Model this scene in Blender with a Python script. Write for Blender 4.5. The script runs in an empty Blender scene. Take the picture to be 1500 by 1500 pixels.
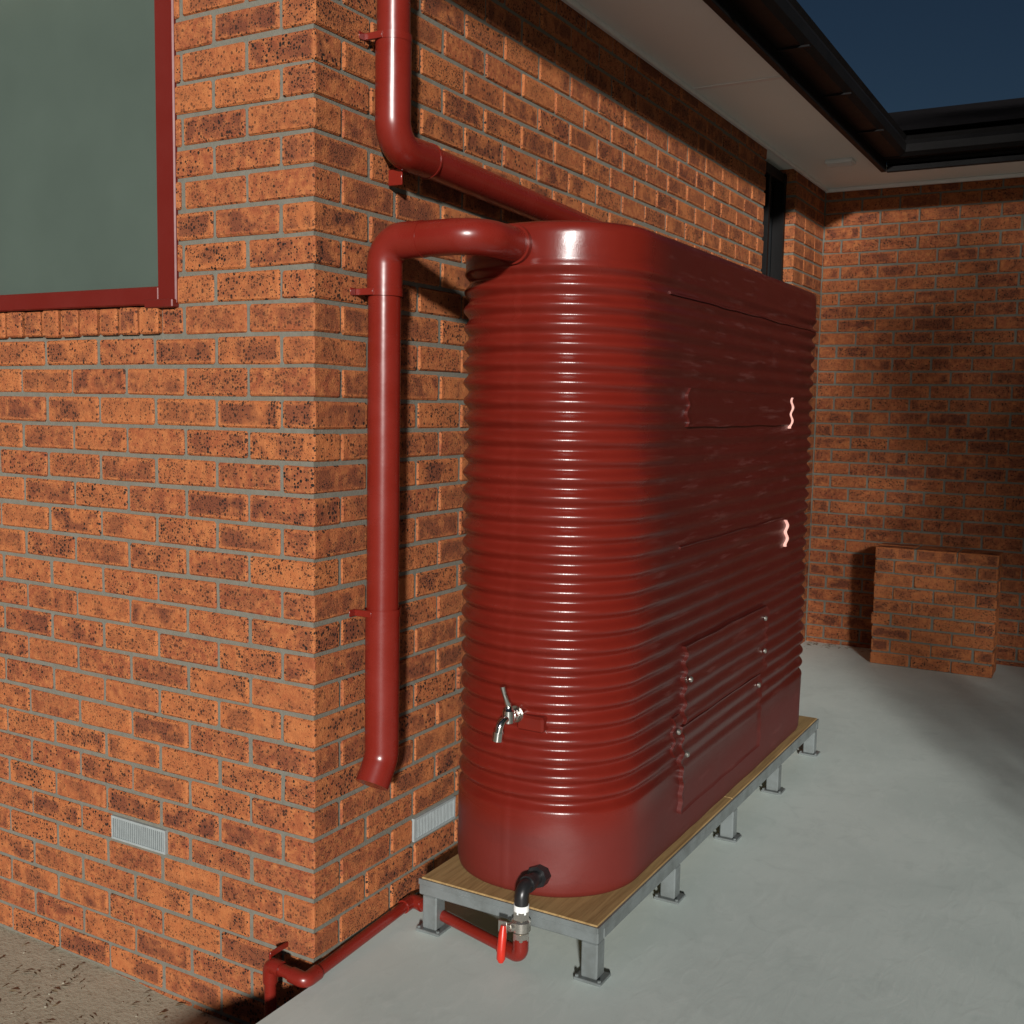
import bpy, math, random
from mathutils import Vector, Matrix, noise as mnoise
random.seed(7)
S = bpy.context.scene
C = bpy.data.collections.new("Scene_objects"); S.collection.children.link(C)
rad = math.radians

# ------------------------------------------------------------------ helpers
def link(o, parent=None):
    C.objects.link(o)
    if parent is not None: o.parent = parent
    return o
def empty(name):
    return link(bpy.data.objects.new(name, None))
def mesh_obj(name, verts, faces, mat=None, parent=None, smooth=False):
    me = bpy.data.meshes.new(name); me.from_pydata(verts, [], faces); me.update()
    if smooth:
        for p in me.polygons: p.use_smooth = True
    if mat: me.materials.append(mat)
    return link(bpy.data.objects.new(name, me), parent)
class MB:
    def __init__(s): s.v=[]; s.f=[]
    def add(s, v, f):
        n=len(s.v); s.v+= [tuple(a) for a in v]; s.f+=[tuple(i+n for i in q) for q in f]
    def box(s, x0,x1,y0,y1,z0,z1,c=0.0,M=None):
        cx,cy,cz=(x0+x1)/2,(y0+y1)/2,(z0+z1)/2
        v,f=cbox((x1-x0)/2,(y1-y0)/2,(z1-z0)/2,c)
        v=[Vector((a[0]+cx,a[1]+cy,a[2]+cz)) for a in v]
        if M: v=[M@a for a in v]
        s.add(v,f)
    def tube(s, pts, r, bend=0.0, seg=20, cap=True, nb=8):
        v,f=tube_geo(pts,r,bend,seg,cap,nb); s.add(v,f)
    def obj(s,name,mat,parent=None,smooth=False):
        return mesh_obj(name,s.v,s.f,mat,parent,smooth)
_tpl={}
def cbox_faces():
    if 'f' in _tpl: return _tpl['f']
    c=.2; vs=[]; idx={}
    for sx in(-1,1):
        for sy in(-1,1):
            for sz in(-1,1):
                idx[(sx,sy,sz,0)]=len(vs); vs.append(Vector((sx,sy*(1-c),sz*(1-c))))
                idx[(sx,sy,sz,1)]=len(vs); vs.append(Vector((sx*(1-c),sy,sz*(1-c))))
                idx[(sx,sy,sz,2)]=len(vs); vs.append(Vector((sx*(1-c),sy*(1-c),sz)))
    F=[]
    for s in(-1,1):
        F.append([idx[(s,a,b,0)] for a,b in((-1,-1),(1,-1),(1,1),(-1,1))])
        F.append([idx[(a,s,b,1)] for a,b in((-1,-1),(1,-1),(1,1),(-1,1))])
        F.append([idx[(a,b,s,2)] for a,b in((-1,-1),(1,-1),(1,1),(-1,1))])
    for a in(-1,1):
        for b in(-1,1):
            F.append([idx[(a,b,-1,0)],idx[(a,b,1,0)],idx[(a,b,1,1)],idx[(a,b,-1,1)]])
            F.append([idx[(a,-1,b,0)],idx[(a,1,b,0)],idx[(a,1,b,2)],idx[(a,-1,b,2)]])
            F.append([idx[(-1,a,b,1)],idx[(1,a,b,1)],idx[(1,a,b,2)],idx[(-1,a,b,2)]])
            for d in(-1,1):
                F.append([idx[(a,b,d,0)],idx[(a,b,d,1)],idx[(a,b,d,2)]])
    out=[]
    for q in F:
        ce=sum((vs[i] for i in q),Vector())/len(q)
        n=(vs[q[1]]-vs[q[0]]).cross(vs[q[2]]-vs[q[0]])
        if n.dot(ce)<0: q=q[::-1]
        out.append(tuple(q))
    _tpl['f']=out
    return out
def cbox(hx,hy,hz,c=0.0):
    if c<=0:
        v=[(a*hx,b*hy,d*hz) for a in(-1,1) for b in(-1,1) for d in(-1,1)]
        f=[(0,1,3,2),(4,6,7,5),(0,4,5,1),(2,3,7,6),(0,2,6,4),(1,5,7,3)]
        return v,f
    vs=[]
    for sx in(-1,1):
        for sy in(-1,1):
            for sz in(-1,1):
                vs.append((sx*hx,sy*(hy-c),sz*(hz-c)))
                vs.append((sx*(hx-c),sy*hy,sz*(hz-c)))
                vs.append((sx*(hx-c),sy*(hy-c),sz*hz))
    return vs,cbox_faces()
def path_pts(pts,bend,nb=8):
    pts=[Vector(p) for p in pts]
    if bend<=0 or len(pts)<3: return pts
    out=[pts[0]]
    for i in range(1,len(pts)-1):
        p=pts[i]; a=(pts[i-1]-p); b=(pts[i+1]-p)
        an=a.normalized(); bn=b.normalized()
        ang=an.angle(bn)
        if ang>math.pi-0.02: out.append(p); continue
        t=min(bend/math.tan(ang/2),a.length*.49,b.length*.49); r=t*math.tan(ang/2)
        bis=(an+bn).normalized(); cen=p+bis*(r/math.sin(ang/2))
        s=p+an*t-cen; e=p+bn*t-cen
        tot=s.angle(e); ax=s.cross(e).normalized()
        for k in range(nb+1):
            out.append(cen+Matrix.Rotation(tot*k/nb,3,ax)@s)
    out.append(pts[-1]); return out
def tube_geo(pts,r,bend,seg,cap,nb=8):
    P=path_pts(pts,bend,nb); n=len(P)
    rr = r if isinstance(r,(list,tuple)) else [r]*n
    T=[]
    for i in range(n):
        a=P[max(i-1,0)];b=P[min(i+1,n-1)]; T.append((b-a).normalized())
    up=Vector((0,0,1)) if abs(T[0].z)<.9 else Vector((0,1,0))
    u=T[0].cross(up).normalized(); V=[];F=[]
    for i in range(n):
        if i>0:
            ax=T[i-1].cross(T[i])
            if ax.length>1e-7: u=Matrix.Rotation(T[i-1].angle(T[i]),3,ax.normalized())@u
        w=T[i].cross(u).normalized()
        for k in range(seg):
            a=2*math.pi*k/seg
            V.append(P[i]+(u*math.cos(a)+w*math.sin(a))*rr[i])
    for i in range(n-1):
        for k in range(seg):
            k2=(k+1)%seg
            F.append((i*seg+k,i*seg+k2,(i+1)*seg+k2,(i+1)*seg+k))
    if cap:
        F.append(tuple(range(seg))[::-1]); F.append(tuple((n-1)*seg+k for k in range(seg)))
    return V,F
def autosmooth(o,ang=35):
    me=o.data
    for p in me.polygons: p.use_smooth=True
    try: me.set_sharp_from_angle(angle=rad(ang))
    except Exception: pass
    return o

# ------------------------------------------------------------------ materials
class NT:
    def __init__(s,name):
        s.m=bpy.data.materials.new(name); s.m.use_nodes=True
        s.t=s.m.node_tree; s.n=s.t.nodes; s.l=s.t.links
        s.b=s.n["Principled BSDF"]
    def N(s,typ,**k):
        nd=s.n.new(typ)
        for a,b in k.items(): setattr(nd,a,b)
        return nd
    def math(s,op,a,b=0.0,c=None,clamp=False):
        nd=s.n.new('ShaderNodeMath'); nd.operation=op; nd.use_clamp=clamp
        for i,x in enumerate((a,b,c)):
            if x is None: continue
            if isinstance(x,bpy.types.NodeSocket): s.l.new(x,nd.inputs[i])
            else: nd.inputs[i].default_value=x
        return nd.outputs[0]
    def mix(s,f,a,b,blend='MIX'):
        nd=s.n.new('ShaderNodeMix'); nd.data_type='RGBA'; nd.blend_type=blend; nd.clamp_factor=True
        for i,x in ((0,f),(6,a),(7,b)):
            if isinstance(x,bpy.types.NodeSocket): s.l.new(x,nd.inputs[i])
            else: nd.inputs[i].default_value=x if i==0 else (tuple(x)+(1,))[:4]
        return nd.outputs[2]
    def noise(s,vec,scale,detail=4,rough=.55,dist=0.0):
        nd=s.N('ShaderNodeTexNoise'); nd.inputs['Scale'].default_value=scale
        nd.inputs['Detail'].default_value=detail; nd.inputs['Roughness'].default_value=rough
        nd.inputs['Distortion'].default_value=dist
        if vec is not None: s.l.new(vec,nd.inputs['Vector'])
        return nd.outputs[0]
    def step(s,v,lo,hi,smooth=True):
        nd=s.n.new('ShaderNodeMapRange'); nd.interpolation_type='SMOOTHSTEP' if smooth else 'LINEAR'
        s.l.new(v,nd.inputs[0]); nd.inputs[1].default_value=lo; nd.inputs[2].default_value=hi
        nd.inputs[3].default_value=0; nd.inputs[4].default_value=1
        return nd.outputs[0]
    def pos(s): return s.N('ShaderNodeNewGeometry').outputs['Position']
    def scale(s,vec,sc):
        nd=s.n.new('ShaderNodeMapping'); s.l.new(vec,nd.inputs[0]); nd.inputs['Scale'].default_value=sc
        return nd.outputs[0]
    def out(s,col=None,rough=None,bump=None,bstr=.3,bdist=.002,metal=None,spec=None):
        for key,x in (('Base Color',col),('Roughness',rough),('Metallic',metal),('Specular IOR Level',spec)):
            if x is None: continue
            if isinstance(x,bpy.types.NodeSocket): s.l.new(x,s.b.inputs[key])
            else: s.b.inputs[key].default_value=(tuple(x)+(1,))[:4] if key=='Base Color' else x
        if bump is not None:
            nd=s.n.new('ShaderNodeBump'); nd.inputs['Strength'].default_value=bstr; nd.inputs['Distance'].default_value=bdist
            s.l.new(bump,nd.inputs['Height']); s.l.new(nd.outputs[0],s.b.inputs['Normal'])
        return s.m

def mat_brick():
    m=NT("clinker_brick"); P=m.pos()
    at=m.N('ShaderNodeAttribute',attribute_name='brnd')
    sep=m.N('ShaderNodeSeparateColor'); m.l.new(at.outputs['Color'],sep.inputs[0])
    r1,r2,r3=sep.outputs[0],sep.outputs[1],sep.outputs[2]
    off=m.N('ShaderNodeVectorMath',operation='SCALE'); m.l.new(at.outputs['Vector'],off.inputs[0]); off.inputs[3].default_value=23.
    ad=m.N('ShaderNodeVectorMath',operation='ADD'); m.l.new(P,ad.inputs[0]); m.l.new(off.outputs[0],ad.inputs[1])
    Q=ad.outputs[0]
    edge=m.N('ShaderNodeAttribute',attribute_name='bedge').outputs['Fac']
    n1=m.noise(Q,12,3,.6,.3); n2=m.noise(Q,42,3,.65); n3=m.noise(Q,260,1,.5)
    col=m.mix(m.step(r1,.0,1.,False),(.42,.128,.040),(.25,.060,.025))
    col=m.mix(m.step(n2,.3,.75),col,(.49,.172,.056))
    dk=m.math('MULTIPLY',m.step(n1,.36,.60),m.step(edge,.04,.5))
    dk=m.math('MULTIPLY',dk,m.math('MULTIPLY_ADD',r2,.80,.14))
    col=m.mix(dk,col,(.130,.036,.019))
    col=m.mix(m.math('MULTIPLY',n3,.45),col,(.16,.050,.023))
    def spots(sc,th,lo,hi):
        v=m.N('ShaderNodeTexVoronoi'); v.inputs['Scale'].default_value=sc; m.l.new(Q,v.inputs['Vector'])
        s2=m.N('ShaderNodeSeparateColor'); m.l.new(v.outputs['Color'],s2.inputs[0])
        d=m.math('SUBTRACT',m.math('MULTIPLY',s2.outputs[0],th),v.outputs['Distance'])
        return m.math('MULTIPLY',m.step(d,0.0,.07),m.step(m.math('ADD',n1,m.math('MULTIPLY',s2.outputs[1],.35)),lo,hi))
    sp=m.math('MAXIMUM',spots(105,.55,.53,.65),spots(215,.53,.53,.65))
    sp=m.math('MULTIPLY',sp,m.math('MULTIPLY_ADD',r3,.4,.6))
    col=m.mix(sp,col,(.010,.008,.007))
    return m.out(col,.82,m.math('ADD',n3,m.noise(Q,50,2)),.55,.004,spec=.25)
def mat_mortar():
    m=NT("grey_mortar"); P=m.pos(); n=m.noise(P,60,3,.6); n2=m.noise(P,5,2)
    col=m.mix(n,(.125,.120,.098),(.225,.215,.178)); col=m.mix(m.math('MULTIPLY',n2,.5),col,(.10,.090,.07))
    return m.out(col,.95,m.noise(P,250,2),.6,.003,spec=.1)
def mat_paint_red(name,col=(.24,.022,.012),rough=.32,dust=.25):
    m=NT(name); P=m.pos()
    n=m.noise(P,6,3,.6); nf=m.noise(P,90,2,.6)
    c=m.mix(m.math('MULTIPLY',m.step(n,.35,.75),dust),col,tuple(min(1,x*1.25+.008) for x in col))
    c=m.mix(m.math('MULTIPLY',m.step(nf,.55,.8),dust*.7),c,tuple(x*.55 for x in col))
    r=m.math('MULTIPLY_ADD',n,.2,rough-.1); r=m.math('ADD',r,m.math('MULTIPLY',nf,.06))
    return m.out(c,r,m.noise(P,17,2),.14,.004,spec=.5)
def mat_tank():
    m=NT("tank_polyethylene_red"); P=m.pos()
    sep=m.N('ShaderNodeSeparateXYZ'); m.l.new(P,sep.inputs[0]); z=sep.outputs[2]; y=sep.outputs[1]
    n=m.noise(P,5,3,.6); nf=m.noise(P,420,1,.6); ns=m.noise(m.scale(P,(3,3,14)),1.4,3,.65)
    c=m.mix(m.math('MULTIPLY',m.step(n,.3,.75),.4),(.128,.0105,.006),(.155,.015,.009))
    c=m.mix(m.math('MULTIPLY',m.step(ns,.5,.75),.4),c,(.085,.008,.0055))
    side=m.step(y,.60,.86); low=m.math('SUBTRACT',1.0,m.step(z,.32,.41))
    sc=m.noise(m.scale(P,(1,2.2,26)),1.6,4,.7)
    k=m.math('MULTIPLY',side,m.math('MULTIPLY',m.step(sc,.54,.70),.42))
    c=m.mix(m.math('MULTIPLY',side,.85),c,(.052,.0075,.0055))  # long side painted darker, shade put into the colour
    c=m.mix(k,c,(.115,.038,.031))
    c=m.mix(m.math('MULTIPLY',low,m.math('MULTIPLY_ADD',nf,.6,.1)),c,(.10,.017,.014))
    r=m.math('MULTIPLY_ADD',n,.12,.20)
    r=m.math('ADD',r,m.math('MULTIPLY',side,.08)); r=m.math('ADD',r,m.math('MULTIPLY',low,.25)); r=m.math('ADD',r,m.math('MULTIPLY',k,.35))
    h=m.math('ADD',m.math('MULTIPLY',nf,.3),m.noise(P,24,2,.5))
    return m.out(c,r,h,.17,.004,spec=.45)
def mat_concrete():
    m=NT("painted_concrete"); P=m.pos()
    n=m.noise(P,1.6,4,.6,.6); nb=m.noise(P,7,4,.65,1.2); nf=m.noise(P,160,2,.6)
    sw=m.noise(m.scale(P,(9,3,1)),2.2,3,.6,1.5)
    c=m.mix(m.step(n,.3,.7),(.565,.645,.605),(.645,.725,.68))
    c=m.mix(m.math('MULTIPLY',m.step(nb,.5,.75),.4),c,(.48,.55,.515))
    c=m.mix(m.math('MULTIPLY',m.step(sw,.5,.7),.25),c,(.70,.77,.73))
    c=m.mix(m.math('MULTIPLY',m.step(nf,.60,.8),.35),c,(.36,.42,.385))
    return m.out(c,.6,m.noise(m.scale(P,(9,3,1)),2.2,2,.6,1.5),.12,.004,spec=.35)
def mat_sand():
    m=NT("sandy_soil"); P=m.pos(); n=m.noise(P,4,4,.65); nf=m.noise(P,70,3,.7)
    c=m.mix(n,(.36,.335,.25),(.47,.44,.34)); c=m.mix(m.step(nf,.50,.78),c,(.23,.20,.14))
    return m.out(c,.95,m.math('ADD',nf,m.math('MULTIPLY',n,1.5)),.5,.004,spec=.1)
def mat_wood():
    m=NT("plywood_deck"); P=m.pos()
    g=m.noise(m.scale(P,(40,2.2,40)),1.6,4,.7,.4); n=m.noise(P,5,3)
    c=m.mix(m.step(g,.35,.68),(.42,.27,.11),(.24,.14,.05)); c=m.mix(m.math('MULTIPLY',n,.6),c,(.27,.19,.09))
    return m.out(c,.7,g,.35,.002,spec=.3)
def mat_galv():
    m=NT("galvanised_steel"); P=m.pos(); n=m.noise(P,14,4,.6)
    c=m.mix(m.step(n,.35,.75),(.21,.235,.235),(.15,.165,.16)) 
    return m.out(c,m.math('MULTIPLY_ADD',n,.25,.3),n,.08,.001,metal=.4)
def mat_simple(name,col,rough=.5,metal=0.,ns=30,var=.2,bs=.1,spec=.5):
    m=NT(name); P=m.pos(); n=m.noise(P,ns,3,.6)
    c=m.mix(n,tuple(x*(1-var) for x in col),tuple(min(1,x*(1+var)) for x in col))
    return m.out(c,m.math('MULTIPLY_ADD',n,.12,max(rough-.06,.02)),n,bs,.002,metal=metal,spec=spec)
def mat_soffit():
    m=NT("soffit_fibre_cement_white"); P=m.pos(); n=m.noise(P,3,4,.6); nf=m.noise(P,60,3)
    c=m.mix(n,(.80,.87,.85),(.86,.92,.90)); c=m.mix(m.math('MULTIPLY',m.step(nf,.6,.8),.2),c,(.6,.63,.6))
    return m.out(c,.75)

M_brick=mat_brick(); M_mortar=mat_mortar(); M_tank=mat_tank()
M_pipe=mat_paint_red("pipe_gloss_red",(.155,.0115,.0065),.24,.35)
M_frame=mat_paint_red("window_frame_red",(.12,.010,.0065),.35,.2)
M_conc=mat_concrete(); M_sand=mat_sand(); M_wood=mat_wood(); M_galv=mat_galv(); M_soffit=mat_soffit()
M_chrome=mat_simple("chrome",(.72,.70,.66),.16,1.,60,.1,.05)
M_brass=mat_simple("nickel_brass",(.50,.47,.42),.28,.9,60,.15,.1)
M_black=mat_simple("black_polypipe",(.012,.012,.013),.35,0,60,.2,.05)
M_handle=mat_simple("red_lever_grip",(.48,.022,.010),.3,0,60,.1,.05)
M_gutter=mat_simple("black_gutter",(.0035,.003,.003),.55,0,12,.5,.3,.2)
M_glass=mat_simple("obscure_window_glass",(.070,.092,.076),.18,0,3,.15,.02)
M_dglass=mat_simple("dark_door_glass",(.010,.013,.015),.08,0,3,.2,.0)
M_vent=mat_simple("pressed_zinc_vent",(.36,.40,.40),.5,.3,40,.2,.1)
M_void=mat_simple("vent_void",(.02,.02,.02),.9)
M_white=mat_simple("white_trim",(.78,.80,.78),.5,0,20,.06,.05)
M_tile=mat_simple("roof_tiles",(.005,.0045,.005),.95,0,9,.4,.2,.05)
M_tape=mat_simple("pink_tape",(.80,.42,.36),.6,0,30,.15,.1)
M_leaf=mat_simple("added_shade_foliage",(.045,.085,.028),.55,0,8,.5,.1)
M_bark=mat_simple("bark",(.13,.10,.075),.9,0,25,.4,.5)

# ------------------------------------------------------------------ bricks
BV=[];BF=[];BC=[];BE=[]
def brick(x0,x1,y0,y1,z0,z1,tone=None,store=None):
    V,F,Cc,E = store if store else (BV,BF,BC,BE)
    c=.005; j=lambda a=.0012: random.uniform(-a,a)
    hx,hy,hz=(x1-x0)/2+j(),(y1-y0)/2+j(),(z1-z0)/2+j(.0015)
    hx=max(hx,.008);hy=max(hy,.008)
    v,f=cbox(hx,hy,hz,min(c,hx*.4,hy*.4)); n=len(V)
    R=Matrix.Rotation(j(.007),3,'Y')@Matrix.Rotation(j(.007),3,'X')
    ce=Vector(((x0+x1)/2+j(.0015),(y0+y1)/2+j(.0015),(z0+z1)/2+j(.001)))
    col=(random.random() if tone is None else tone,random.random()**.8,random.random(),1.)
    for a in v:
        w=R@Vector(a); w+=Vector((j(.001),j(.001),j(.001)))
        V.append(tuple(ce+w)); Cc.append(col)
    for q in f: F.append(tuple(i+n for i in q))
    E+=[0.0]*len(v)
def inset_big(V,F,Cc,E,margin=.02):
    out=[]
    for q in F:
        if len(q)==4:
            p=[Vector(V[i]) for i in q]
            a=(p[1]-p[0]).length; b=(p[2]-p[1]).length
            if min(a,b)>.04:
                n=len(V)
                ux=(p[1]-p[0])/a; uy=(p[2]-p[1])/b
                mx=min(margin*1.3,a*.3); my=min(margin,b*.3)
                for k,(sx,sy) in enumerate(((1,1),(-1,1),(-1,-1),(1,-1))):
                    V.append(tuple(p[k]+ux*mx*sx+uy*my*sy)); Cc.append(Cc[q[0]]); E.append(1.0)
                out.append((n,n+1,n+2,n+3))
                for k in range(4):
                    k2=(k+1)%4; out.append((q[k],q[k2],n+k2,n+k))
                continue
        out.append(q)
    return out
def brick_obj(name,store,parent):
    V,F,Cc,E=store; F=inset_big(V,F,Cc,E)
    o=mesh_obj(name,V,F,M_brick,parent)
    a=o.data.attributes.new('brnd','FLOAT_COLOR','POINT'); a.data.foreach_set('color',[x for c in Cc for x in c])
    a=o.data.attributes.new('bedge','FLOAT','POINT'); a.data.foreach_set('value',E)
    return o
Z0=-.308; RH=.086; NR=39; MO=.0115; BL=.2285; WALLTOP=Z0+NR*RH
def clip(iv,ex):
    segs=[iv]
    for a,b in ex:
        ns=[]
        for s,e in segs:
            if b<=s or a>=e: ns.append((s,e)); continue
            if a-s>.02: ns.append((s,a))
            if e-b>.02: ns.append((b,e))
        segs=ns
    return segs
def run(row_fn,s_start,s_end,excl):
    for r in range(NR):
        z0=Z0+r*RH; z1=z0+RH-MO
        s=s_start(r)
        ex=[(a,b) for (a,b,c,d) in excl if c<z1-.01 and d>z0+.01]
        while s<s_end-.02:
            e=min(s+BL,s_end)
            for a,b in clip((s,e),ex): row_fn(a,b,z0,z1,r)
            s+=.240
house=empty("brick_house")
WINX=(.50,2.30); WINZ0=Z0+25*RH
VR=6
exL=[(WINX[0],WINX[1],WINZ0-.005,9),(.56,2.34,WINZ0-RH-.001,WINZ0-.02),(.57,.81,Z0+VR*RH-.001,Z0+(VR+1)*RH-.02)]
run(lambda a,b,z0,z1,r: brick(-b,-a,0,.11,z0,z1), lambda r: 0.0 if r%2==0 else .120, 4.0, exL)
WEND=3.83
exR=[(.47,.71,Z0+VR*RH-.001,Z0+(VR+1)*RH-.02)]
run(lambda a,b,z0,z1,r: brick(-.11,0,a,b,z0,z1), lambda r: .120 if r%2==0 else .0, WEND, exR)
PY0,BY=4.45,5.15
run(lambda a,b,z0,z1,r: brick(-.11,0,a,b,z0,z1), lambda r: PY0, BY-.01, [])
run(lambda a,b,z0,z1,r: brick(max(a,.002),b,BY,BY+.11,z0,z1,tone=random.uniform(.4,1)), lambda r: (0.002 if r%2 else -.118), 2.6, [])  # back wall bricks toned darker, light falloff put into the colour
s=.565
while s<2.32:
    brick(-(s+.0745),-s,-.014,.10,WINZ0-RH,WINZ0-.008); s+=.086
brick_obj("face_bricks",(BV,BF,BC,BE),house)
mb=MB(); R=.006
def mort(x0,x1,y0,y1,z0,z1): mb.box(x0,x1,y0,y1,z0,z1)
mort(-WINX[0],-R,R,.2,Z0-.3,WALLTOP-.003)
mort(-4.0,-WINX[0],R,.2,Z0-.3,WINZ0-.012)
mort(-4.0,-WINX[1],R,.2,WINZ0-.012,WALLTOP-.003)
mort(-.2,-R,.2,WEND-R,Z0-.3,WALLTOP-.003)
mort(-.2,-R,PY0+R,BY+.2,Z0-.3,WALLTOP-.003)
mort(-R,2.6,BY+R,BY+.2,Z0-.3,WALLTOP-.003)
mb.obj("mortar_joints",M_mortar,house)
mb=MB(); mb.box(-.14,-.13,WEND,PY0,-.1,3.0); mb.obj("door_glass",M_dglass,house)
mb=MB()
mb.box(-.13,-.06,WEND,WEND+.035,0,3.0,.003); mb.box(-.13,-.06,PY0-.04,PY0,0,3.0,.003); mb.box(-.13,-.07,WEND+.3,WEND+.335,0,3.0,.003)
mb.box(-.129,-.065,WEND+.035,PY0-.04,2.94,2.999,.003)
mb.obj("door_frame",M_gutter,house)
mb=MB(); x1=-WINX[0]; x0=-WINX[1]; zt=WALLTOP-.03
mb.box(x1-.070,x1+.004,-.006,.07,WINZ0-.002,zt,.004)
mb.box(x0,x0+.06,-.006,.07,WINZ0-.002,zt,.004)
mb.box(x0+.06,x1-.070,-.003,.07,WINZ0-.002,WINZ0+.05,.004)
mb.box(x0+.06,x1-.070,-.003,.07,zt-.06,zt,.004)
mb.box((x0+x1)/2-.03,(x0+x1)/2+.03,-.002,.07,WINZ0+.05,zt-.06,.004)
mb.box(-.61,x1+.003,-.02,.01,WINZ0-.012,WINZ0+.012,.003)
mb.obj("window_frame",M_frame,house)
mb=MB(); mb.box(x0+.03,x1-.03,.03,.036,WINZ0+.03,zt-.03); mb.obj("window_glass",M_glass,house)
def vent(horizontal_axis,a,b,zr):
    z0=Z0+zr*RH+.002; z1=z0+RH-.012; mbv=MB(); n=26
    def bx(s0,s1,d0,d1,za,zb,c=0):
        if horizontal_axis=='x': mbv.box(-s1,-s0,d0,d1,za,zb,c)
        else: mbv.box(-d1,-d0,s0,s1,za,zb,c)
    bx(a,b,-.004,.02,z0,z0+.007); bx(a,b,-.004,.02,z1-.007,z1)
    bx(a,a+.007,-.0035,.02,z0+.007,z1-.007); bx(b-.007,b,-.0035,.02,z0+.007,z1-.007)
    for i in range(n):
        s=a+.009+(b-a-.018)*(i+.5)/n; bx(s-.0017,s+.0017,-.002,.012,z0+.007,z1-.007)
    mbv.obj("wall_vent_grille",M_vent,house)
    mbv=MB(); bx(a+.004,b-.004,.014,.03,z0+.004,z1-.004); mbv.obj("wall_vent_void",M_void,house)
vent('x',.572,.808,VR); vent('y',.472,.708,VR)
# soffit, fascia, gutter, roof
EX=.455; SZ=3.03
mb=MB()
mb.box(-4.2,EX,-.5,BY-.0,SZ,SZ+.012); mb.box(EX+.0,2.6,BY-.52,BY+.3,SZ+.0005,SZ+.0125)
mb.box(-4.2,-.0,BY,BY+.3,SZ+.0003,SZ+.012)
mb.obj("eave_soffit",M_soffit,house)
mb=MB()
mb.box(.0015,.022,.0,BY-.03,SZ-.022,SZ-.001,.003)
mb.box(.0,2.6,BY-.026,BY-.002,SZ-.024,SZ-.001,.003)
for yy in (.2,2.62): mb.box(.024,EX-.002,yy-.016,yy+.016,SZ-.006,SZ-.0005,.001)
mb.box(.20,.36,4.30,4.40,SZ-.022,SZ-.001,.003)
for i in range(5): mb.box(.21,.35,4.312+i*.018,4.320+i*.018,SZ-.026,SZ-.0225)
mb.obj("soffit_trim",M_white,house)
mb=MB()
BYE=BY-.52
mb.box(EX,EX+.03,-.53,BYE,SZ-.03,SZ+.20,.002); mb.box(-4.2,EX,-.53,-.5,SZ-.03,SZ+.2,.002)
mb.box(EX+.03,2.6,BYE-.0,BYE+.03,SZ-.03,SZ+.2,.002)
def gutter(p0,p1,outdir):
    d=Vector(outdir); prof=[(0,.02),(.0,.0),(.10,-.0),(.125,.02),(.13,.06),(.118,.085),(.13,.105),(.122,.11)]
    V=[];n=len(prof)
    for p in (p0,p1):
        for a,b in prof: V.append(Vector(p)+d*a+Vector((0,0,b)))
    F=[(i,i+1,n+i+1,n+i) for i in range(n-1)]
    mb.add(V,F)
gutter((EX+.031,-.6,SZ+.03),(EX+.031,BYE-.13,SZ+.03),(1,0,0))
gutter((EX+.03,BYE-.001,SZ+.03),(2.6,BYE-.001,SZ+.03),(0,-1,0))
for i in range(7):
    yy=.1+i*.75; mb.box(EX+.03,EX+.165,yy-.01,yy+.01,SZ+.02,SZ+.029,.001)
gu=mb.obj("fascia_and_gutter",M_gutter,house)
sol=gu.modifiers.new("s",'SOLIDIFY'); sol.thickness=.002
mb=MB()
a=EX+.09; zr=SZ+.16
mb.add([(a,-.6,zr),(a,BYE-.1,zr),(-4.2,BYE-.1,zr+1.7),(-4.2,-.6,zr+1.7)],[(0,1,2,3)])
mb.add([(-4.2,BYE-.1,zr+.002),(2.6,BYE-.1,zr+.002),(2.6,BYE+4.5,zr+1.3),(-4.2,BYE+4.5,zr+1.3)],[(0,1,2,3)])
for i in range(14):
    x=a-i*.32; z=zr+i*.32*(1.7/(4.2+a))
    mb.box(x-.33,x+.02,-.6,BYE-.1,z+.01,z+.035)
for i in range(12):
    y=BYE-.1+i*.33; z=zr+i*.33*1.3/4.6
    mb.box(-4.2,2.6,y-.02,y+.34,z+.012,z+.037)
mb.obj("tiled_roof",M_tile,house)

# low brick stack by the back wall
pier=empty("brick_stack")
st=([],[],[],[])
PX,PYY,PL=.515,4.72,.71
for r in range(9):
    z0=.002+r*RH*.97; z1=z0+RH*.97-MO
    s=PX-(0 if r%2==0 else .12)
    while s<PX+PL-.02:
        a_,b_=max(s,PX),min(s+.23,PX+PL)
        if b_-a_>.03:
            dx=random.uniform(-.004,.004)
            brick(a_+dx,b_+dx,PYY,PYY+.11,z0,z1,tone=random.uniform(0,.2),store=st); brick(a_,b_,PYY+.12,PYY+.23,z0,z1,tone=.1,store=st)
        s+=.24
brick_obj("stack_bricks",st,pier)
mb=MB(); mb.box(PX+.008,PX+PL-.008,PYY+.008,PYY+.222,.0,9*RH*.97-.014); mb.obj("stack_mortar",M_mortar,pier)

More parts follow.
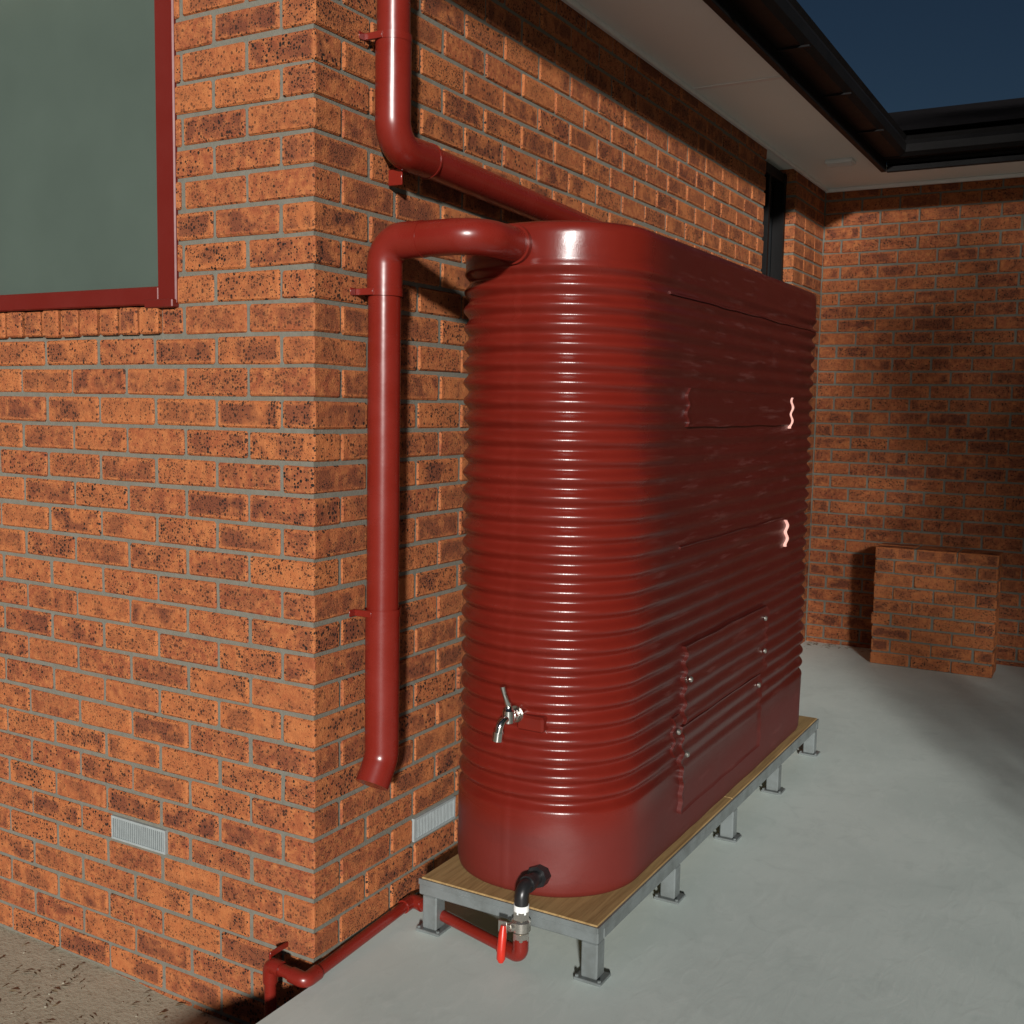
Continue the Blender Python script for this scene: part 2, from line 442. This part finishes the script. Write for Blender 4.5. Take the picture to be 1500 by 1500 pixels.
# ------------------------------------------------------------------ ground
V=[];F=[]
GZ=-.235
def gz(x,y):
    return GZ+.014*mnoise.noise(Vector((x*1.3,y*1.3,0)))+.006*mnoise.noise(Vector((x*6,y*6,3)))
G=[-400,-120,-40,-12]+[-6+i*.1 for i in range(121)]+[12,40,120,400]
for a_ in G:
    for b_ in G:
        V.append((a_,b_,gz(a_,b_) if abs(a_)<8 and abs(b_)<8 else GZ))
n=len(G)
for i in range(n-1):
    for j in range(n-1): F.append((i*n+j,(i+1)*n+j,(i+1)*n+j+1,i*n+j+1))
mesh_obj("ground",V,F,M_sand,None,True)
pl=[(-.004,BY+.01),(-.004,-.003),(.035,-.03),(.045,-14),(12,-14),(12,-6),(2.7,-6),(2.7,BY+.01)]  # unseen part behind the camera extended to bounce more light up to the soffit
V=[(x,y,0) for x,y in pl]+[(x,y,-.35) for x,y in pl]; k=len(pl)
mesh_obj("concrete_paving",V,[tuple(range(k))]+[tuple(range(k,2*k))[::-1]]+[(i,k+i,k+(i+1)%k,(i+1)%k) for i in range(k)],M_conc)
mb=MB()
for i in range(260):
    x=random.uniform(-2.2,-.01); y=random.uniform(-1.6,-.005); r=random.uniform(.0015,.004)*(2. if random.random()<.04 else 1)
    z=gz(x,y); q=Matrix.Translation((x,y,z+r*.2))@Matrix.Rotation(random.uniform(0,6),4,'Z')@Matrix.Rotation(random.uniform(0,1),4,'X')
    mb.box(-r,r,-r*.8,r*.8,-r*.5,r*.5,r*.35,q)
mb.obj("gravel",mat_simple("pebbles",(.34,.31,.24),.9,0,40,.5,.2,.2))
mb=MB()
for i in range(190):
    if i<90: x=random.uniform(-1.2,.02); y=random.uniform(-.35,-.01); z=gz(x,y)+.004
    elif i<165: x=abs(random.gauss(0,.25))+.03; y=BY-.02-abs(random.gauss(0,.08)); z=.004
    else: x=.02+abs(random.gauss(0,.04)); y=random.uniform(.4,5); z=.004
    l=random.uniform(.005,.018)
    q=Matrix.Translation((x,y,z))@Matrix.Rotation(random.uniform(0,6.3),4,'Z')@Matrix.Rotation(random.uniform(-.3,.3),4,'X')
    mb.add([q@Vector(p) for p in ((-l,0,0),(0,-l*.3,.002),(l,0,.001),(0,l*.3,.003))],[(0,1,2,3)])
mb.obj("leaf_litter",mat_simple("dry_leaves",(.14,.10,.055),.8,0,30,.4,.1))

# ------------------------------------------------------------------ tank stand
stand=empty("tank_stand")
SX0,SX1,SY0,SY1,SZT=.103,.694,.355,2.72,.160
mb=MB(); mb.box(SX0+.006,SX1-.006,SY0+.006,1.50,SZT-.012,SZT+.006,.002); mb.box(SX0+.006,SX1-.006,1.503,SY1-.006,SZT-.012,SZT+.006,.002)
mb.obj("plywood_deck",M_wood,stand)
mb=MB(); t=.04
zt=SZT-.0125
mb.box(SX0,SX1,SY0,SY0+t,zt-.034,zt+.001,.004); mb.box(SX0,SX1,SY1-t,SY1,zt-.034,zt+.001,.004)
mb.box(SX0,SX0+t,SY0+t,SY1-t,zt-.034,zt+.0005,.004); mb.box(SX1-t,SX1,SY0+t,SY1-t,zt-.034,zt+.0005,.004)
mb.box(SX1-.0055,SX1+.0005,SY0,SY1,zt-.002,SZT+.002); mb.box(SX0,SX1-.006,SY0-.0005,SY0+.0055,zt-.002,SZT+.002)
ys=[SY0+.03+i*(SY1-SY0-.06)/4 for i in range(5)]
for i,y in enumerate(ys):
    if 0<i<4: mb.box(SX0+t,SX1-t,y-.02,y+.02,zt-.034,zt,.003)
    for x in (SX0+.035,SX1-.028):
        mb.box(x-.025,x+.025,y-.025,y+.025,.009,zt-.0345,.004)
        mb.box(x-.041,x+.041,y-.036,y+.036,.0005,.009,.0015)
        for dx in(-.034,.034):
            mb.tube([(x+dx,y-.028,.009),(x+dx,y-.028,.015)],.005,seg=6)
autosmooth(mb.obj("steel_frame",M_galv,stand),30)

# ------------------------------------------------------------------ water tank
tank=empty("water_tank")
TX0,TX1,TY0,TY1=.082,.666,.41,2.71
TB=SZT+.006; TT=2.075
cxm=(TX0+TX1)/2; hw=(TX1-TX0)/2; rc=hw*.93
RZ0,RZ1,NRIB=.415,1.955,29
def outline():
    pts=[]
    cs=[(TX1-rc,TY0+rc,-90),(TX1-rc,TY1-rc,0),(TX0+rc,TY1-rc,90),(TX0+rc,TY0+rc,180)]
    nc=44; ns=60
    for i,(cx,cy,a0) in enumerate(cs):
        for k in range(nc+1):
            a=rad(a0+90*k/nc); pts.append((cx+rc*math.cos(a),cy+rc*math.sin(a),math.cos(a),math.sin(a),1.0))
        nx=cs[(i+1)%4]; a=rad(a0+90)
        p=(cx+rc*math.cos(a),cy+rc*math.sin(a)); q=(nx[0]+rc*math.cos(a),nx[1]+rc*math.sin(a))
        L=math.hypot(q[0]-p[0],q[1]-p[1]); m_=ns if L>.5 else 4
        for k in range(1,m_):
            t_=k/m_; e=min(t_,1-t_)*L/.25; am=1-.55*min(1,max(0,e)) if L>.5 else 1
            pts.append((p[0]+(q[0]-p[0])*t_,p[1]+(q[1]-p[1])*t_,math.cos(a),math.sin(a),am))
    return pts
AMP=.0165
def ribf(z):
    if z<RZ0 or z>RZ1: return 1.0
    ph=(z-RZ0)/(RZ1-RZ0)*NRIB*2*math.pi
    c=.5+.5*math.cos(ph)
    return c**.9
def surf_off(x,y,z,am):
    o=AMP*(ribf(z)-1)*am
    if z>RZ1: o=-.004
    if z<RZ0-.01: o=-.001
    o+=.0062*mnoise.noise(Vector((x*2.5,y*1.7,z*2.2)))+.0026*mnoise.noise(Vector((x*7,y*7,z*11)))
    return o
O=outline()
zs=[TB,TB+.006,TB+.02,TB+.05]+[TB+.05+(RZ0-.012-TB-.05)*i/8 for i in range(1,9)]
nz=NRIB*12
zs+=[RZ0+(RZ1-RZ0)*i/nz for i in range(nz+1)]+[RZ1+.008,RZ1+.02,RZ1+.05,TT-.035,TT-.022,TT-.012,TT-.005,TT]
ins={TB:-.012,TB+.006:-.004,TT-.022:-.0015,TT-.012:-.006,TT-.005:-.013,TT:-.026}
V=[];F=[];nO=len(O)
for z in zs:
    for (x,y,nx,ny,am) in O:
        o=surf_off(x,y,z,am)+ins.get(z,0)
        if y<TY0+.02 and abs(x-cxm+.01)<.0045: o+=.0022
        V.append((x+nx*o,y+ny*o,z))
for i in range(len(zs)-1):
    for k in range(nO):
        k2=(k+1)%nO; F.append((i*nO+k,i*nO+k2,(i+1)*nO+k2,(i+1)*nO+k))
F.append(tuple(range(nO))[::-1]); F.append(tuple((len(zs)-1)*nO+k for k in range(nO)))
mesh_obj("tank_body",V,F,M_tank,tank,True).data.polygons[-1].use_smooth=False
def side_x(y,z):
    e=min(y-(TY0+rc),(TY1-rc)-y)/.25; am=1-.55*min(1,max(0,e))
    return TX1+surf_off(TX1,y,z,am)
def side_panel(name,y0,y1,z0,z1,th,mat,flat=.6,wob=.006):
    ny=max(2,int((y1-y0)/.02)); nzp=max(3,int((z1-z0)/.006)); V=[];F=[]
    def P(i,j,inner):
        z=z0+(z1-z0)*j/nzp; y=y0+(y1-y0)*i/ny
        if i in(0,ny): y+=wob*math.cos((z-RZ0)/(RZ1-RZ0)*NRIB*2*math.pi)+.004*mnoise.noise(Vector((z*9,i,0)))
        if j in (0,nzp): z+=.004*mnoise.noise(Vector((y*5,j*1.,2)))
        x=side_x(y,z)
        edge=(i in(0,ny) or j in(0,nzp))
        t_=th*(1.0 if edge else .7)
        if inner: return (x-.003,y,z)
        xm=TX1-AMP*.2
        return (x+(xm-x)*flat*(.5 if edge else 1)+t_,y,z)
    for j in range(nzp+1):
        for i in range(ny+1): V.append(P(i,j,False))
    W=ny+1
    for j in range(nzp):
        for i in range(ny): F.append((j*W+i,j*W+i+1,(j+1)*W+i+1,(j+1)*W+i))
    border=[(i,0) for i in range(ny)]+[(ny,j) for j in range(nzp)]+[(i,nzp) for i in range(ny,0,-1)]+[(0,j) for j in range(nzp,0,-1)]
    b0=len(V)
    for (i,j) in border: V.append(P(i,j,True))
    nb_=len(border)
    for k in range(nb_):
        i,j=border[k]; i2,j2=border[(k+1)%nb_]
        F.append((j*W+i,b0+k,b0+(k+1)%nb_,j2*W+i2))
    return autosmooth(mesh_obj(name,V,F,mat,tank),50)
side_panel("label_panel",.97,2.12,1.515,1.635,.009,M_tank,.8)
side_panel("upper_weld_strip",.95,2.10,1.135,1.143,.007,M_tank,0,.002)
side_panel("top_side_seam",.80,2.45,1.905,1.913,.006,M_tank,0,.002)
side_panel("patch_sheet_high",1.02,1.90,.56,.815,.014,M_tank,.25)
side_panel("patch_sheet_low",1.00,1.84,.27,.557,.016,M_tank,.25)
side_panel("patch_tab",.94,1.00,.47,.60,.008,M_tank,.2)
for i,(a_,b_) in enumerate(((1.50,1.622),(1.02,1.13))):
    side_panel("pink_tape",2.14,2.150,a_,b_,.010,M_tape,0,.004)
mb=MB()
for (y,z) in ((1.06,.70),(.965,.55),(1.03,.46),(1.86,.77),(1.87,.64),(1.80,.52)):
    x=side_x(y,z)+.010; mb.tube([(x+.004,y,z),(x+.009,y,z),(x+.013,y,z),(x+.014,y,z)],[.010,.010,.007,.003],seg=12)
autosmooth(mb.obj("panel_bolts",M_brass,tank))
mb=MB()
mb.tube([(.23,2.0,TT-.01),(.23,2.0,TT+.03)],.09,seg=32); mb.tube([(.37,1.1,TT-.01),(.37,1.1,TT+.012)],.19,seg=48)
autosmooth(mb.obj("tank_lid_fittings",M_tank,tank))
OFZ=2.010; OFX=.362
mb=MB()
mb.tube([(OFX,TY0+.03,OFZ),(OFX,TY0-.012,OFZ)],.054,seg=40)
mb.box(.40,.485,TY0-.007,TY0+.03,.655,.70,.006)
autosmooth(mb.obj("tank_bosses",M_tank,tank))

# ------------------------------------------------------------------ downpipe (roof -> tank)
DPY=.255; DPX=.062; PR=.0455
dp=empty("downpipe"); ZH=2.265
mb=MB()
mb.tube([(DPX,DPY,3.03),(DPX,DPY,ZH+.12)],PR,seg=40)
mb.tube([(DPX,DPY,2.56),(DPX,DPY,2.552),(DPX,DPY,ZH),(DPX,DPY+.17,ZH)],PR+.0035,bend=.075,seg=40,nb=14)
mb.tube([(DPX,DPY+.15,ZH),(DPX,1.9,ZH-.05),(.23,2.0,ZH-.052),(.23,2.0,TT)],PR,bend=.07,seg=40,nb=10)
mb.tube([(DPX+.0,DPY+.165,ZH),(DPX,DPY+.172,ZH)],PR+.005,seg=40)
autosmooth(mb.obj("pvc_downpipe",M_pipe,dp),50)
def strap(mbx,x,y,z,r):
    mbx.tube([(x,y,z-.010),(x,y,z+.010)],r+.0018,seg=40,cap=False)
    mbx.box(.004,x,y-r-.005,y-r+.006,z-.009,z+.009,.001)
    mbx.box(.001,.004,y-r-.026,y-r-.0,z-.010,z+.010,.001)
    mbx.box(.001,.004,y+r,y+r+.03,z-.010,z+.010,.001)
mb=MB(); strap(mb,DPX,DPY,2.552,PR+.003)
mb.box(.002,.05,DPY+.06,DPY+.066,ZH-.085,ZH-.04,.002)
autosmooth(mb.obj("pipe_bracket",M_pipe,dp),40)

# ------------------------------------------------------------------ overflow pipe
of=empty("overflow_pipe"); OY=.222; OX=.062
mb=MB()
mb.tube([(OFX,TY0+.01,OFZ),(OFX,OY+.0,OFZ),(OX+.12,OY,OFZ)],PR+.002,bend=.085,seg=40,nb=14)
mb.tube([(OFX-.08,OY,OFZ),(OX+.05,OY,OFZ)],PR,seg=40)
mb.tube([(OX+.13,OY,OFZ),(OX,OY,OFZ),(OX,OY,OFZ-.13)],PR+.0035,bend=.07,seg=40,nb=14)
mb.tube([(OX,OY,OFZ-.1),(OX,OY,.60)],PR,seg=40)
mb.tube([(OX,OY,.99),(OX,OY,.565),(OX-.0,OY-.045,.495)],PR+.0032,bend=.08,seg=40,nb=10)
autosmooth(mb.obj("pvc_overflow",M_pipe,of),50)
mb=MB(); strap(mb,OX,OY,1.872,PR+.003); strap(mb,OX,OY,.985,PR+.003)
autosmooth(mb.obj("pipe_bracket",M_pipe,of),40)

# ------------------------------------------------------------------ tap
tap=empty("water_tap"); TXP,TZP=.398,.700
ty=TY0-.004
mb=MB()
mb.tube([(TXP,ty+.02,TZP),(TXP,ty-.004,TZP),(TXP,ty-.005,TZP)],[.024,.024,.016],seg=28)
mb.tube([(TXP,ty,TZP),(TXP,ty-.05,TZP)],.0125,seg=24)
mb.tube([(TXP,ty-.012,TZP),(TXP,ty-.028,TZP)],.0175,seg=6)
mb.tube([(TXP,ty-.045,TZP-.014),(TXP,ty-.045,TZP+.02),(TXP,ty-.045,TZP+.026),(TXP,ty-.045,TZP+.034)],[.017,.017,.011,.010],seg=24)
mb.tube([(TXP,ty-.045,TZP),(TXP-.004,ty-.08,TZP-.004),(TXP-.008,ty-.088,TZP-.045)],.0115,bend=.025,seg=24)
mb.tube([(TXP-.0075,ty-.087,TZP-.032),(TXP-.009,ty-.09,TZP-.058)],.0145,seg=24)
mb.tube([(TXP,ty-.045,TZP+.034),(TXP,ty-.05,TZP+.042),(TXP-.004,ty-.06,TZP+.065),(TXP-.008,ty-.064,TZP+.09)],[.009,.0085,.0065,.0045],seg=16)
mb.tube([(TXP-.004,ty-.06,TZP+.062),(TXP-.009,ty-.065,TZP+.092)],[.0055,.0085],seg=16)
autosmooth(mb.obj("chrome_tap_body",M_chrome,tap),40)

# ------------------------------------------------------------------ outlet valve and pipe
ov=empty("ball_valve"); VX,VY,VZ=.474,.320,.235
mb=MB()
mb.tube([(VX,TY0+.04,VZ),(VX,TY0-.006,VZ)],.032,seg=8)
mb.tube([(VX,TY0,VZ),(VX,VY,VZ),(VX,VY,VZ-.055)],.020,bend=.03,seg=28)
mb.tube([(VX,VY+.045,VZ),(VX,VY+.03,VZ)],.0245,seg=28)
autosmooth(mb.obj("black_elbow",M_black,ov),40)
mb=MB()
mb.tube([(VX,VY,VZ-.045),(VX,VY,VZ-.068)],.0215,seg=28); autosmooth(mb.obj("thread_tape",M_white,ov),40)
mb=MB()
mb.tube([(VX,VY,VZ-.062),(VX,VY,VZ-.085)],.0245,seg=6)
mb.tube([(VX,VY,VZ-.085),(VX,VY,VZ-.092),(VX,VY,VZ-.118),(VX,VY,VZ-.125)],[.020,.0275,.0275,.020],seg=28)
mb.tube([(VX,VY,VZ-.125),(VX,VY,VZ-.146)],.0245,seg=6)
mb.tube([(VX,VY,VZ-.105),(VX-.02,VY-.030,VZ-.105)],.013,seg=20)
mb.tube([(VX-.02,VY-.030,VZ-.105),(VX-.0225,VY-.034,VZ-.105)],.010,seg=6)
mb.box(VX-.052,VX-.024,VY-.038,VY-.033,VZ-.122,VZ-.088,.001)
autosmooth(mb.obj("valve_body",M_brass,ov),40)
mb=MB()
mb.tube([(VX-.035,VY-.037,VZ-.10),(VX-.035,VY-.041,VZ-.125),(VX-.033,VY-.05,VZ-.16),(VX-.033,VY-.052,VZ-.19),(VX-.033,VY-.052,VZ-.20)],[.008,.012,.0125,.0125,.007],seg=14)
autosmooth(mb.obj("lever_grip",M_handle,ov),40)
op=empty("outlet_pipe"); OZ=.040; r=.0165
WY=.43; CY=-.070; CZ=.012
mb=MB()
dirv=(Vector((.03,WY,OZ+.006))-Vector((VX,VY,OZ))).normalized()
e1=Vector((VX,VY,OZ))+dirv*.075
mb.tube([(VX,VY,VZ-.142),(VX,VY,OZ),e1],.0225,bend=.022,seg=28)
mb.tube([Vector((VX,VY,OZ))+dirv*.06,(.030,WY,OZ+.006),(.030,CY,CZ+.008),(-.095,CY,CZ+.02),(-.095,CY,-.40)],r,bend=.018,seg=24)
A=Vector((.030,WY,OZ+.006))
for pts in ([A-dirv*.045,A,(.030,WY-.05,OZ+.004)],[(.030,CY+.05,CZ+.010),(.030,CY,CZ+.008),(-.018,CY,CZ+.012)],[(-.055,CY,CZ+.017),(-.095,CY,CZ+.02),(-.095,CY,CZ-.03)]):
    mb.tube(pts,r+.0045,bend=.016,seg=24)
mb.tube([(-.095,CY,CZ+.03),(-.095,CY,CZ+.05)],.004,seg=8); mb.box(-.098,-.092,CY-.002,.001,CZ+.04,CZ+.055,.001)
autosmooth(mb.obj("pvc_outlet_pipe",M_pipe,op),40)

# ------------------------------------------------------------------ added trees out of view, invented to dim the back wall and far ground
rng=random.Random(5)
def tree(cx,cy,rx,ry,rz,czz,nleaf):
    t=empty("added_shade_tree")
    mb=MB(); base=Vector((cx,cy,GZ-.05))
    top=Vector((cx+.1,cy,czz+rz*.5))
    mb.tube([base,(cx+.03,cy+.02,czz*.45),(cx-.03,cy+.03,czz),top],[.09,.07,.045,.015],seg=10)
    for i in range(26):
        h=rng.uniform(.25,.95); st=base.lerp(top,h); a=rng.uniform(0,6.283); rr=rng.uniform(.5,.9)*math.sqrt(max(.1,1-((h-.5)*1.6)**2))
        en=Vector((cx+rx*rr*math.cos(a),cy+ry*rr*math.sin(a),st.z+rng.uniform(.1,.6)))
        mid=st.lerp(en,.5)+Vector((0,0,.08)); mb.tube([st,mid,en],[.028,.016,.005],seg=6)
        for k in range(5):
            e2=st.lerp(en,rng.uniform(.3,1))+Vector((rng.gauss(0,.28),rng.gauss(0,.28),rng.gauss(.05,.28)))
            mb.tube([st.lerp(en,rng.uniform(.3,.9)),e2],[.008,.003],seg=4)
    autosmooth(mb.obj("trunk_and_limbs",M_bark,t),60)
    V=[];F=[]; n=0; clumps=[]
    while len(clumps)<190:
        p=Vector((rng.uniform(-1,1),rng.uniform(-1,1),rng.uniform(-1,1)))
        if p.length<1: clumps.append(p)
    while n<nleaf:
        c=rng.choice(clumps); q=Vector((c.x*rx+rng.gauss(0,.2),c.y*ry+rng.gauss(0,.2),c.z*rz+rng.gauss(0,.25)))
        p=Vector((cx,cy,czz))+q
        if p.z<GZ+.05 or p.x<2.62: continue
        l=rng.uniform(.035,.06); w=l*.42
        R3=Matrix.Rotation(rng.uniform(0,6.28),3,'Z')@Matrix.Rotation(rng.uniform(-1.3,1.3),3,'X')@Matrix.Rotation(rng.uniform(-1.3,1.3),3,'Y')
        b=len(V)
        for v in ((-l,0,0),(0,-w,.004),(l,0,0),(0,w,.004)): V.append(tuple(p+R3@Vector(v)))
        F.append((b,b+1,b+2,b+3)); n+=1
    mesh_obj("foliage",V,F,M_leaf,t)
tree(4.2,-.02,1.4,1.6,2.9,2.5,17000)
tree(4.25,2.9,1.4,1.7,2.8,2.6,14000)
tree(4.2,6.0,1.4,1.6,2.5,2.5,5000)

# ------------------------------------------------------------------ light
HEAD=rad(-29)
EL=rad(13)
lh=Vector((math.sin(HEAD),math.cos(HEAD),0)); d=lh*math.cos(EL)+Vector((0,0,-math.sin(EL)))
sl=bpy.data.lights.new("sun",'SUN'); sl.energy=5.0; sl.angle=rad(3.5); sl.color=(1,.97,.93)
so=link(bpy.data.objects.new("sun",sl)); so.rotation_euler=d.to_track_quat('-Z','Y').to_euler(); so.location=(6,-8,6)
W=bpy.data.worlds.new("World"); S.world=W; W.use_nodes=True
nt=W.node_tree; bg=nt.nodes['Background']; sk=nt.nodes.new('ShaderNodeTexSky'); sk.sky_type='NISHITA'; sk.sun_disc=False
sk.sun_elevation=EL; sk.sun_rotation=math.atan2(-d.x,-d.y); sk.ozone_density=4.0; sk.air_density=1.0; sk.dust_density=.4
nt.links.new(sk.outputs[0],bg.inputs[0]); bg.inputs[1].default_value=.011

# ------------------------------------------------------------------ camera
cam=bpy.data.cameras.new("camera"); co=link(bpy.data.objects.new("camera",cam)); S.camera=co
cam.sensor_width=36; cam.lens=38.0; cam.clip_end=2000; cam.clip_start=.05
yaw=rad(29.8); pitch=rad(-5.6); roll=.018
f=Vector((-math.sin(yaw)*math.cos(pitch),math.cos(yaw)*math.cos(pitch),math.sin(pitch)))
q=f.to_track_quat('-Z','Y').to_matrix().to_4x4()@Matrix.Rotation(roll,4,'Z')
co.matrix_world=Matrix.Translation((1.87,-2.21,1.57))@q
S.view_settings.view_transform='Standard'; S.view_settings.look='None'; S.view_settings.exposure=0; S.view_settings.gamma=1
